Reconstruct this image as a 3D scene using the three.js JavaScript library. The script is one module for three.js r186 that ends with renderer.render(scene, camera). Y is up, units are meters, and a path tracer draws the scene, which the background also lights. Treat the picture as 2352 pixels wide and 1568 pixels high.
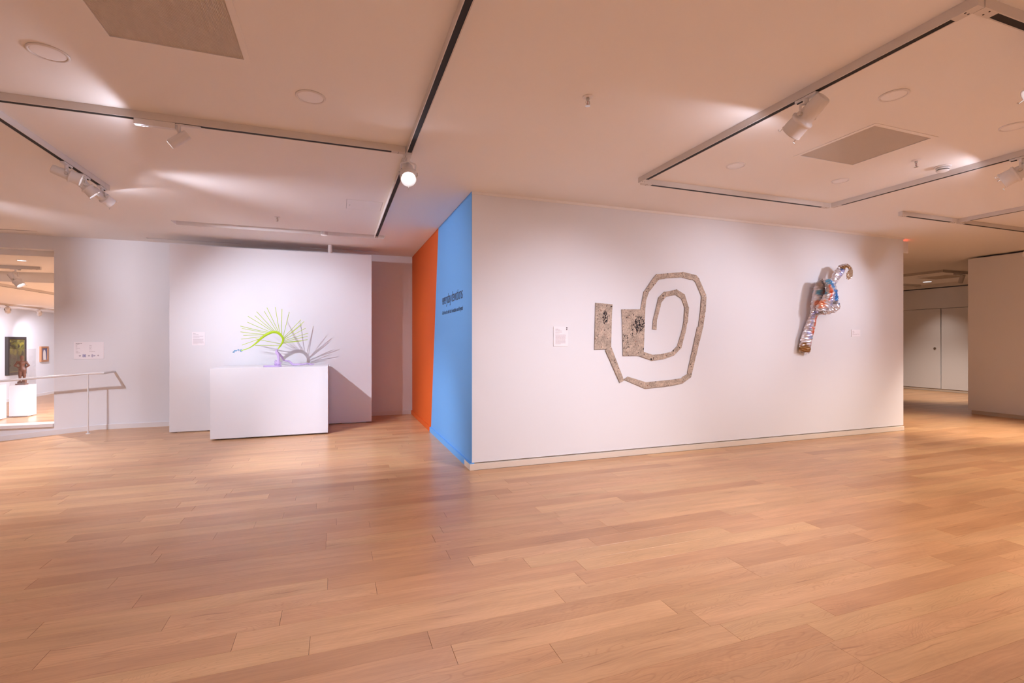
import * as THREE from 'three';
import { mergeGeometries, mergeVertices } from 'three/addons/utils/BufferGeometryUtils.js';
import { RoundedBoxGeometry } from 'three/addons/geometries/RoundedBoxGeometry.js';
import { TextGeometry } from 'three/addons/geometries/TextGeometry.js';
import { FontLoader } from 'three/addons/loaders/FontLoader.js';
import { MarchingCubes } from 'three/addons/objects/MarchingCubes.js';
import { createNoise2D, createNoise3D } from 'simplex-noise';

// ---------------------------------------------------------------- camera, exposure
// Room axes: x runs along the white wall to the right, z is minus the distance into the room.
const scene = new THREE.Scene();
scene.background = new THREE.Color(0x000000);
const EYE = 1.407, CEIL = 3.05;
const camera = new THREE.PerspectiveCamera(69.984, 1.5, 0.05, 80);
camera.position.set(0, EYE, 0);
camera.rotation.y = -0.34698;
const renderer = new THREE.WebGLRenderer();
renderer.toneMapping = THREE.LinearToneMapping;
renderer.toneMappingExposure = 1.03;
renderer.shadowMap.enabled = true;
const LAMP = new THREE.Color().setRGB(0.93, 0.945, 1.1);       // cool white spot lamps
const WARM = new THREE.Color().setRGB(1.0, 0.86, 0.75);         // warmer lamps towards the passage and the side gallery

// ---------------------------------------------------------------- helpers
function rng(seed) { let a = seed | 0; return () => { a = (a + 0x6d2b79f5) | 0; let t = Math.imul(a ^ (a >>> 15), 1 | a); t = (t + Math.imul(t ^ (t >>> 7), 61 | t)) ^ t; return ((t ^ (t >>> 14)) >>> 0) / 4294967296; }; }
const taken = new Map();
function numbered(name) { const n = taken.get(name) ?? 0; taken.set(name, n + 1); return n ? `${name}_${String(n).padStart(3, '0')}` : name; }
const V3 = (u, y, v) => new THREE.Vector3(u, y, -v);
function bx(u0, u1, y0, y1, v0, v1) { const g = new THREE.BoxGeometry(u1 - u0, y1 - y0, v1 - v0); g.translate((u0 + u1) / 2, (y0 + y1) / 2, -(v0 + v1) / 2); return g; }
function rbx(u0, u1, y0, y1, v0, v1, r = 0.003) { const g = new RoundedBoxGeometry(u1 - u0, y1 - y0, v1 - v0, 2, r); g.translate((u0 + u1) / 2, (y0 + y1) / 2, -(v0 + v1) / 2); return g; }
function plain(g) { const o = g.index ? g.toNonIndexed() : g.clone(); for (const k of Object.keys(o.attributes)) if (!['position', 'normal', 'uv'].includes(k)) o.deleteAttribute(k); if (!o.attributes.uv) o.setAttribute('uv', new THREE.BufferAttribute(new Float32Array(o.attributes.position.count * 2), 2)); return o; }
const join = (list) => mergeGeometries(list.map(plain));
function rod(a, b, r, n = 10, r2 = r) { const d = b.clone().sub(a), g = new THREE.CylinderGeometry(r2, r, d.length(), n); g.translate(0, d.length() / 2, 0); g.applyQuaternion(new THREE.Quaternion().setFromUnitVectors(new THREE.Vector3(0, 1, 0), d.normalize())); g.translate(a.x, a.y, a.z); return g; }
function lathe(profile, n = 32) { let A = 0; profile.forEach(([r, y], i) => { const [r2, y2] = profile[(i + 1) % profile.length]; A += r * y2 - r2 * y; }); if (A < 0) profile = [...profile].reverse(); return new THREE.LatheGeometry(profile.map(([r, y]) => new THREE.Vector2(r, y)), n); }
function ext(points, depth, bevel = 0) { const s = new THREE.Shape(points.map(([x, y]) => new THREE.Vector2(x, y))); return new THREE.ExtrudeGeometry(s, { depth, bevelEnabled: bevel > 0, bevelThickness: bevel, bevelSize: bevel, bevelSegments: 1 }); }

function thing(name, label, category, [u, y, v], group) { const o = new THREE.Group(); o.name = numbered(name); o.position.copy(V3(u, y, v)); o.userData = { label, category }; if (group) o.userData.group = group; scene.add(o); return o; }
const ORI = new THREE.Vector3();
function part(parent, name, geo, mat, label) {                    // geometry given in room coordinates
  const m = new THREE.Mesh(geo, mat); m.name = name; ORI.set(0, 0, 0);
  for (let p = parent; p && p !== scene; p = p.parent) ORI.add(p.position);
  geo.translate(-ORI.x, -ORI.y, -ORI.z);
  if (label) m.userData.label = label;
  parent.add(m); return m;
}
function struct(name, geo, mat, label) { const m = new THREE.Mesh(geo, mat); m.name = numbered(name); m.userData = { kind: 'structure', label, category: name.split('_')[0] }; scene.add(m); return m; }
function M(r, g, b, rough = 0.85, more = {}) { const m = new THREE.MeshPhysicalMaterial({ roughness: rough, ...more }); m.color.setRGB(r, g, b); return m; }
const canvasTex = (w, h, draw) => { const c = document.createElement('canvas'); c.width = w; c.height = h; const x = c.getContext('2d'); draw(x, w, h); const t = new THREE.CanvasTexture(c); t.colorSpace = THREE.SRGBColorSpace; t.anisotropy = 8; return t; };

// ---------------------------------------------------------------- materials
const wallPaint = M(0.832, 0.836, 0.876, 0.9), ceilPaint = M(0.915, 0.885, 0.87, 0.92);
const creamBase = M(0.80, 0.70, 0.60, 0.5), whiteTrim = M(0.82, 0.79, 0.79, 0.55);
const bluePaint = M(0.135, 0.375, 0.76, 0.75), orangePaint = M(0.64, 0.10, 0.006, 0.75);
const metalWhite = M(0.80, 0.77, 0.77, 0.4), trackPaint = M(0.70, 0.65, 0.62, 0.5), black = M(0.012, 0.01, 0.01, 0.7), steel = M(0.6, 0.58, 0.56, 0.3, { metalness: 1 });
const ductShadeAndGrille = M(0.06, 0.036, 0.027, 0.95), vinyl = M(0.006, 0.008, 0.03, 0.6);  // near-black: painted-in shade of the vent ducts, also the dark floor grille
const grillePaint = M(0.8, 0.72, 0.65, 0.7);
const coverPaint = M(0.93, 0.92, 0.95, 0.45);
const lensOn = new THREE.MeshStandardMaterial({ color: 0x222222, roughness: 0.3, emissive: new THREE.Color().setRGB(1, 0.96, 1), emissiveIntensity: 2.6 });

// maple board atlas: fourteen boards, each 2.4 m long
const BOARDS = 14, AW = 2048, AH = 2044, BH = AH / BOARDS;
function boardAtlas() {
  const r = rng(7), n2 = createNoise2D(r), data = new Uint8Array(AW * AH * 4), px = 2.4 / AW;
  const tones = [[0.63, 0.395, 0.262], [0.585, 0.345, 0.222], [0.655, 0.42, 0.275], [0.60, 0.36, 0.245], [0.53, 0.30, 0.19], [0.645, 0.405, 0.27], [0.575, 0.335, 0.222], [0.665, 0.435, 0.285], [0.555, 0.315, 0.205], [0.625, 0.385, 0.262], [0.60, 0.372, 0.24], [0.50, 0.275, 0.172], [0.64, 0.40, 0.272], [0.59, 0.348, 0.232]];
  const s = (x) => Math.max(0, Math.min(255, Math.round(255 * (x <= 0.0031308 ? 12.92 * x : 1.055 * Math.pow(x, 1 / 2.4) - 0.055))));
  for (let b = 0; b < BOARDS; b++) {
    const o = 37.7 * b + 11, wavy = 0.35 + 0.9 * r(), arch = r() < 0.5 ? 1 : 0.25, cx = 0.4 + 1.6 * r(), cy = (r() - 0.5) * 0.1, flame = r() < 0.3 ? 1 : 0;
    const streaks = [...Array(2 + Math.floor(r() * 3))].map(() => [r() * 2.4, r() * 0.146, 0.04 + 0.12 * r(), 0.0015 + 0.003 * r(), 0.3 + 0.5 * r()]);
    const knots = [...Array(r() < 0.7 ? 1 : 0)].map(() => [r() * 2.4, r() * 0.146, 0.05 + 0.06 * r()]);
    for (let j = 0; j < BH; j++) for (let i = 0; i < AW; i++) {
      const x = i * px, y = (j / BH) * 0.146;
      const bend = 0.012 * n2(x * 1.6, o) + 0.006 * n2(x * 5, o + 9 + y * 8);
      const fine = n2(x * 9 + o, (y + bend) * 340), mid = n2(x * 2.2 - o, (y + bend) * 60), broad = n2(x * 1.1 + o, y * 9 + o);
      let ring = (x - cx) * (x - cx) * 0.055 + Math.pow(y - 0.073 - cy + bend * 1.5, 2) * 22 + 0.02 * n2(x * 3, y * 14 + o);
      for (const [kx, ky, kr] of knots) { const d2 = (x - kx) ** 2 / (kr * kr * 5) + (y - ky) ** 2 / (kr * kr); ring += 0.12 * Math.exp(-d2 * 2) ; }
      const lines = Math.pow(0.5 + 0.5 * Math.sin(ring * 620 * wavy), 10) * arch;
      let k = 1 + 0.035 * fine + 0.05 * mid + 0.075 * broad - 0.115 * lines;
      if (flame) k += 0.035 * n2(x * 26 + y * 30, y * 9 + o) * Math.max(0, n2(x * 1.4, o + 3));
      for (const [sx, sy, sl, sw, sd] of streaks) { const q = ((x - sx) / sl) ** 2 + ((y - sy + bend) / sw) ** 2; if (q < 6) k -= sd * 0.45 * Math.exp(-q * 1.6); }
      for (const [kx, ky, kr] of knots) { const q = ((x - kx) / (kr * 1.6)) ** 2 + ((y - ky) / (kr * 0.6)) ** 2; k -= 0.1 * Math.exp(-q * 1.5) * (0.6 + 0.6 * n2(x * 40, y * 90 + o)); }
      const w = broad * 0.02 + mid * 0.012, [R, G, B] = tones[b].map((x, i) => x * 0.78 + 0.22 * [0.6, 0.36, 0.238][i]), p = ((b * BH + j) * AW + i) * 4;
      data[p] = s(R * 0.96 * k * (1 + w * 0.3)); data[p + 1] = s(G * 0.868 * k * (1 - w * 0.6 + (k - 1) * 0.35)); data[p + 2] = s(B * 0.63 * k * (1 - w + (k - 1) * 0.6)); data[p + 3] = 255;
    }
  }
  const t = new THREE.DataTexture(data, AW, AH); t.colorSpace = THREE.SRGBColorSpace; t.magFilter = THREE.LinearFilter; t.minFilter = THREE.LinearMipmapLinearFilter; t.generateMipmaps = true; t.anisotropy = 8; t.needsUpdate = true; return t;
}
const maple = new THREE.MeshPhysicalMaterial({ map: boardAtlas(), vertexColors: true, roughness: 0.36, clearcoat: 0.2, clearcoatRoughness: 0.22 });
const subfloor = M(0.17, 0.085, 0.05, 0.9);

// ---------------------------------------------------------------- floor
const RAMP = -3.555, PW = 0.146;
const floorY = (u) => (u < RAMP ? (u - RAMP) / 12 : 0);
{
  const slab = ext([[-8.2, -0.6], [17, -0.6], [17, -0.009], [RAMP, -0.009], [-8.2, floorY(-8.2) - 0.009]], 15.6); slab.translate(0, 0, -11.4);
  struct('floor', slab, subfloor, 'pale maple strip floor, ramping down at far left');
}
const floor = scene.getObjectByName('floor');
function plank(u0, u1, v0, v1, y, r, far = false) {                   // bevelled board, grain along u
  const g = 0.0002, c = 0.00035, L = u1 - u0, k = Math.floor(r() * BOARDS), off = r() * (2.4 - Math.min(2.38, L)), flip = r() < 0.5, tone = 0.95 + 0.1 * r();
  const P = [], N = [], T = [], C = [], I = [];
  const q = (a, b, cc, d, n) => { const s = P.length / 3; for (const e of [a, b, cc, d]) { P.push(...e); N.push(...n); const fu = flip ? u1 - e[0] : e[0] - u0, fv = (-e[2] - v0) / (v1 - v0); T.push(Math.min(0.999, (off + fu) / 2.4), (k + 0.02 + 0.96 * Math.min(1, Math.max(0, fv))) / BOARDS); C.push(tone, tone, tone); } I.push(s, s + 1, s + 2, s, s + 2, s + 3); };
  const a = u0 + g * 3.5, b = u1 - g * 3.5, e = v0 + g, f = v1 - g, h = 0.009;
  const Y = (u, d) => y(u) - d, p = (u, v, d) => [u, Y(u, d), -v];
  q(p(a + c, e + c, 0), p(b - c, e + c, 0), p(b - c, f - c, 0), p(a + c, f - c, 0), [0, 1, 0]);
  const w = 0.7071;
  q(p(a, e, c), p(b, e, c), p(b - c, e + c, 0), p(a + c, e + c, 0), [0, w, w]);
  q(p(b, f, c), p(a, f, c), p(a + c, f - c, 0), p(b - c, f - c, 0), [0, w, -w]);
  q(p(b, e, c), p(b, f, c), p(b - c, f - c, 0), p(b - c, e + c, 0), [w, w, 0]);
  q(p(a, f, c), p(a, e, c), p(a + c, e + c, 0), p(a + c, f - c, 0), [-w, w, 0]);
  if (!far) {
    q(p(a, e, h), p(b, e, h), p(b, e, c), p(a, e, c), [0, 0, 1]); q(p(b, f, h), p(a, f, h), p(a, f, c), p(b, f, c), [0, 0, -1]);
    q(p(b, e, h), p(b, f, h), p(b, f, c), p(b, e, c), [1, 0, 0]); q(p(a, f, h), p(a, e, h), p(a, e, c), p(a, f, c), [-1, 0, 0]);
  }
  const o = new THREE.BufferGeometry(); o.setIndex(I);
  for (const [n, arr, s] of [['position', P, 3], ['normal', N, 3], ['uv', T, 2], ['color', C, 3]]) o.setAttribute(n, new THREE.BufferAttribute(new Float32Array(arr), s));
  return o;
}
{
  const r = rng(21), list = [];
  const spans = (v) => (v < 5.17 - PW ? [[-8.2, RAMP], [RAMP, 16.05]] : v < 9.58 ? [[-8.2, RAMP], [RAMP, 1.42], [8.47, 16.05]] : [[8.47, 16.05]]);
  for (let k = 0, v = -4.2; v < 11.3; k++, v += PW) for (const [s, e] of spans(v)) {
    let u = s; const first = 0.35 + 1.2 * r();
    for (let n = 0; u < e - 0.001; n++) { let L = n ? 0.55 + 1.45 * Math.pow(r(), 0.9) : first; if (e - u - L < 0.3) L = Math.min(e - u, 2.3); list.push([u, Math.min(e, u + L), v, v + PW]); u += L; }
  }
  const sc = list.map(([u0, u1, v0, v1]) => {                          // how large a board shows from where the photograph stands
    let best = 0; for (const t of [0.15, 0.5, 0.85]) { const u = u0 + (u1 - u0) * t, v = (v0 + v1) / 2, f = u * 0.34 + v * 0.94, x = u * 0.94 - v * 0.34; if (f > 1.95 && Math.abs(x) < f * 1.06) best = Math.max(best, (u1 - u0) / (f * f * f)); } return best;
  });
  const order = list.map((_, i) => i).sort((a, b) => sc[b] - sc[a]), near = new Set(order.slice(0, 300));
  const rest = [];
  list.forEach(([u0, u1, v0, v1], i) => { const g = plank(u0, u1, v0, v1, floorY, r, !near.has(i)); if (near.has(i)) { const m = new THREE.Mesh(g, maple); m.name = numbered('plank'); floor.add(m); } else rest.push(g); });
  const m = new THREE.Mesh(mergeGeometries(rest), maple); m.name = 'far_planks'; m.userData.kind = 'stuff'; m.userData.label = 'farther maple boards of the same floor'; floor.add(m);
}

// ---------------------------------------------------------------- ceiling
{
  const s = new THREE.Shape([[-8.4, -4.4], [17, -4.4], [17, 11.6], [8.3, 11.6], [8.3, 9.8], [-8.4, 9.8]].map(([a, b]) => new THREE.Vector2(a, b)));
  const hole = (u0, u1, v0, v1) => s.holes.push(new THREE.Path([[u0, v0], [u0, v1], [u1, v1], [u1, v0]].map(([a, b]) => new THREE.Vector2(a, b))));
  hole(-2.11, 0.725, 7.79, 8.06);
  for (const [a, b] of [[-6, -4.2], [-2.83, -1.5], [-0.585, 0.75]]) hole(a, b, 9.225, 9.295);
  hole(-1.147, -0.497, 2.555, 3.205); hole(3.85, 4.52, 2.545, 3.19); hole(14.18, 14.94, 7.66, 8.33); hole(0.12, 0.527, 5.94, 6.355);
  const g = new THREE.ExtrudeGeometry(s, { depth: 0.12, bevelEnabled: false }); g.rotateX(-Math.PI / 2); g.translate(0, CEIL, 0);
  const c = struct('ceiling', g, ceilPaint, 'smooth off-white plaster ceiling above the gallery');
  part(c, 'light_trough', bx(-2.2, 0.8, CEIL + 0.12, CEIL + 0.16, 7.7, 8.15), ceilPaint);
  for (const [a, b] of [[-6.05, -4.15], [-2.88, -1.45], [-0.63, 0.8]]) part(c, 'air_slot', join([bx(a, b, CEIL + 0.4, CEIL + 0.42, 9.2, 9.32), bx(a, b, CEIL + 0.12, CEIL + 0.4, 9.2, 9.224), bx(a, b, CEIL + 0.12, CEIL + 0.4, 9.296, 9.32), bx(a, a + 0.045, CEIL + 0.12, CEIL + 0.4, 9.224, 9.296), bx(b - 0.045, b, CEIL + 0.12, CEIL + 0.4, 9.224, 9.296)]), ceilPaint);
  const hatch = part(c, 'access_panel', bx(0.1235, 0.5235, CEIL - 0.0005, CEIL + 0.02, 5.9435, 6.3515), ceilPaint);
  part(hatch, 'latch', join([bx(0.152, 0.166, CEIL - 0.003, CEIL - 0.0004, 6.18, 6.186), bx(0.152, 0.156, CEIL - 0.003, CEIL - 0.0004, 6.18, 6.215)]), steel);
  part(c, 'hatch_box', bx(0.06, 0.59, CEIL + 0.12, CEIL + 0.15, 5.88, 6.42), ceilPaint);
}

// ---------------------------------------------------------------- walls
// back wall with the opening to the side gallery at the left
{
  const o = [[-8.4, -0.6], [1.45, -0.6], [1.45, 3.05], [-8.4, 3.05]], s = new THREE.Shape(o.map(([a, b]) => new THREE.Vector2(a, b)));
  s.holes.push(new THREE.Path([[-7.3, 0.085], [-7.3, 2.834], [-4.13, 2.834], [-4.13, 0.085]].map(([a, b]) => new THREE.Vector2(a, b))));
  const g = new THREE.ExtrudeGeometry(s, { depth: 0.19, bevelEnabled: false }); g.translate(0, 0, -9.77);
  struct('wall_back', g, wallPaint, 'plain white back wall with a wide opening at left');
  const b = new THREE.BoxGeometry(1, 1, 1); b.dispose();
  const flat = bx(RAMP, 1.39, 0, 0.075, 9.567, 9.581), sl = ext([[-8.2, floorY(-8.2)], [RAMP, 0], [RAMP, 0.075], [-8.2, floorY(-8.2) + 0.075]], 0.014); sl.translate(0, 0, -9.581);
  struct('baseboard_back', join([flat, sl]), whiteTrim, 'low white baseboard along the back wall');
  struct('trim_1', rbx(-7.3, -4.13, 0.08, 0.132, 9.545, 9.80, 0.006), whiteTrim, 'white ledge at the foot of the wall opening');
}
// the free-standing white block: white front, blue and orange flank
{
  struct('wall_front', bx(1.404, 8.48, 0.08, 3.026, 5.17, 9.9), wallPaint, 'large white gallery wall carrying the spiral work');
  struct('trim_2', bx(1.402, 8.485, 3.022, 3.05, 5.158, 9.9), ceilPaint, 'slim shadow trim where white wall meets ceiling');
  struct('baseboard_front', join([rbx(1.375, 8.47, 0, 0.066, 5.15, 5.4, 0.002), bx(1.41, 8.45, 0.05, 0.082, 5.2, 5.4)]), creamBase, 'cream baseboard under the large white wall');
  const top = 3.05, uO = 1.4;
  const flank = (pts, mat, name, label) => { const g = ext(pts.map(([v, y]) => [v, y]), 0.03); g.rotateY(Math.PI / 2); g.translate(uO, 0, 0); return struct(name, g, mat, label); };   // profile given as (v, y); rotateY sends v to -z
  flank([[5.171, 0.06], [7.59, 0.06], [7.004, top], [5.171, top]], bluePaint, 'wall_side', 'sky blue painted side wall with title lettering');
  flank([[7.591, 0.06], [9.58, 0.06], [9.58, top], [7.005, top]], orangePaint, 'wall_side', 'burnt orange painted stretch of the side wall');
  struct('baseboard_side', rbx(1.378, 1.41, 0, 0.075, 5.17, 7.6, 0.002), bluePaint, 'blue painted baseboard of the side wall');
  struct('baseboard_side', rbx(1.378, 1.41, 0, 0.075, 7.602, 9.57, 0.002), orangePaint, 'orange painted baseboard of the side wall');
}
// right hand wall, far wall of the passage, and the parts of the hall behind the camera
{
  const w = struct('wall_right', bx(11.62, 11.95, 0.075, 3.012, -4.2, 5.93), wallPaint, 'tall grey wall at the right edge of the hall');
  part(w, 'top_reveal', bx(11.86, 11.92, 3.01, 3.05, -4.2, 5.7), wallPaint);
  struct('baseboard_right', bx(11.66, 11.91, 0, 0.078, -4.2, 5.89), creamBase, 'recessed cream base under the grey right wall');
  const f = struct('wall_far', bx(16.05, 16.3, 2.345, 2.915, 4.5, 11.4), wallPaint, 'white panelled end wall of the passage');
  part(f, 'gap_lining', bx(16.26, 16.3, 2.91, 2.95, 4.5, 11.4), wallPaint);
  part(f, 'upper_strip', bx(16.05, 16.3, 2.945, 3.05, 4.5, 11.4), ceilPaint);
  part(f, 'core', bx(16.2, 16.3, 0, 2.36, 4.5, 11.4), wallPaint);
  struct('baseboard_far', bx(16.068, 16.1, 0, 0.06, 4.5, 11.4), creamBase, 'cream base strip of the passage end wall');
  const d1 = struct('door_1', rbx(16.05, 16.1, 0.07, 2.335, 8.829, 10.9, 0.004), wallPaint, 'flush white panel door with round pull');
  const pull = new THREE.CylinderGeometry(0.035, 0.035, 0.01, 24); pull.rotateZ(Math.PI / 2); pull.translate(16.048, 1.209, -8.968); part(d1, 'finger_pull', pull, steel);
  struct('door_2', rbx(16.05, 16.1, 0.07, 2.335, 6.7, 8.809, 0.004), wallPaint, 'plain flush white panel right of the pull door');
  struct('door_3', rbx(16.05, 16.1, 0.07, 2.335, 4.55, 6.68, 0.004), wallPaint, 'plain flush white panel at the near passage end');
  struct('wall_passage', bx(8.3, 16.3, -0.1, 3.05, 11.2, 11.5), wallPaint, 'white wall closing the passage');
  struct('wall_east', bx(16.05, 16.3, -0.1, 3.05, -4.4, 4.5), wallPaint, 'white wall behind the grey right wall');
  struct('wall_near', bx(-8.4, 16.3, -0.6, 3.05, -4.4, -4.2), wallPaint, 'white wall behind the viewer');
  struct('wall_left', bx(-8.4, -8.2, -0.6, 3.05, -4.4, 9.8), wallPaint, 'white wall at the foot of the ramp');
}
// side gallery beyond the opening, on a lower level
{
  const gf = -0.69;
  const f = struct('floor', bx(-10.9, 1.3, gf - 0.15, gf - 0.009, 9.77, 27), subfloor, 'maple floor of the lower side gallery');
  const r = rng(77), rest = [];
  for (let v = 9.8; v < 26.8; v += PW) { let u = -10.7; while (u < -1.5) { const L = 0.6 + 1.4 * r(); rest.push(plank(u, Math.min(-1.5, u + L), v, v + PW, () => gf, r, true)); u += L; } }
  const m = new THREE.Mesh(mergeGeometries(rest), maple); m.name = 'planks'; m.userData.kind = 'stuff'; f.add(m);
  struct('wall_gallery', bx(-10.95, -10.7, gf - 0.1, 2.9, 9.77, 27), wallPaint, 'white picture wall of the side gallery');
  struct('wall_gallery', bx(-10.9, 1.3, gf - 0.1, 2.9, 26.8, 27), wallPaint, 'white end wall of the side gallery');
  struct('wall_gallery', bx(-1.5, -1.3, gf - 0.1, 2.9, 9.77, 26.8), wallPaint, 'white inner wall of the side gallery');
  struct('wall_gallery', bx(-10.9, 1.3, gf - 0.1, -0.55, 9.6, 9.77), wallPaint, 'low white footing under the back wall');
  struct('baseboard_gallery', bx(-10.7, -10.686, gf, gf + 0.1, 9.8, 26.8), whiteTrim, 'white baseboard below the gallery pictures');
  struct('ceiling', bx(-10.9, -1.3, 2.75, 2.9, 9.77, 12.1), ceilPaint, 'near ceiling of the side gallery');
  struct('ceiling', join([bx(-10.9, -1.3, 2.556, 2.9, 12.1, 27)]), ceilPaint, 'lower ceiling of the side gallery');
}

// ---------------------------------------------------------------- lighting tracks
const TH = 0.052, TW = 0.048;
function track(label, along, fixed, a, b, y = CEIL, gap = 0.11) {
  const t = along === 'u' ? thing('lighting_track', label, 'track', [(a + b) / 2, y, fixed], 'ceiling lighting tracks') : thing('lighting_track', label, 'track', [fixed, y, (a + b) / 2], 'ceiling lighting tracks');
  const B = (w0, w1, y0, y1, s0 = a, s1 = b) => (along === 'u' ? bx(s0, s1, y0, y1, fixed + w0, fixed + w1) : bx(fixed + w0, fixed + w1, y0, y1, s0, s1));
  const e = 0.018, h = TW / 2;
  part(t, 'rail', join([B(-h, -e, y - TH, y), B(e, h, y - TH, y), B(-e, e, y - 0.012, y)]), trackPaint);
  part(t, 'slot', B(-e, e, y - TH + 0.0015, y - 0.012, a + 0.02, b - 0.02), black);
  for (const [s0, s1] of [[a - 0.0015, a + gap], [b - gap, b + 0.0015]]) { const c = part(t, 'connector', B(-h - 0.001, h + 0.001, y - TH - 0.001, y - 0.0005, s0, s1), trackPaint); const mid = (s0 + s1) / 2; part(c, 'screw', join([-0.012, 0.012].map((d) => B(d - 0.003, d + 0.003, y - TH - 0.0022, y - TH - 0.0009, mid - 0.004, mid + 0.004))), black); }
  return t;
}
track('white track crossing ceiling left of the bright camera-facing spotlight', 'u', 4.19, -2.23, 0.55);
track('white track in the upper left carrying three clustered spotlights', 'v', -2.265, 3.2, 6.28);
track('long white track running from top centre to the bright spotlight', 'v', 0.585, -3.6, 4.36, CEIL, 0.2);
track('white track running back from bright spotlight towards the partition', 'v', 0.585, 4.44, 7.76);
track('white track with one spotlight, upper right of the white wall', 'v', 2.88, 1.42, 4.17);
track('short white track parallel to the white wall, its ends meeting two tracks', 'u', 4.19, 2.91, 5.53);
track('white track at upper right beside the smoke detector', 'v', 5.56, 1.0, 4.16);
track('white track at the top right corner of the picture', 'u', 1.44, 2.91, 5.53);
track('short white track nearest the grey right wall, left part', 'u', 4.13, 6.72, 7.83);
track('white track beside the grey right wall, right part', 'u', 4.13, 7.89, 11.4);
track('white track receding towards the right picture edge', 'v', 7.86, -3.6, 4.1);
track('track on the ceiling of the passage, running into depth', 'v', 13.09, 7.19, 9.2);
track('track on the ceiling of the passage holding the small cylinder lamp', 'u', 7.16, 13.06, 15.9);
track('farthest track on the passage ceiling', 'u', 9.25, 13.06, 15.9);
track('track outside the picture at left, over the ramp', 'v', -4.3, -3.6, 7.0);
track('dark thin track on the side gallery ceiling, nearest the opening', 'u', 11.15, -8, -5.0, 2.75);
track('thin track running along the side gallery ceiling', 'v', -6.24, 12.3, 19, 2.556);
track('track of the side gallery hidden behind the back wall', 'v', -4.4, 12.3, 19, 2.556);
track('track above the framed pictures in the side gallery', 'v', -9.45, 16, 23, 2.556);

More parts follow.
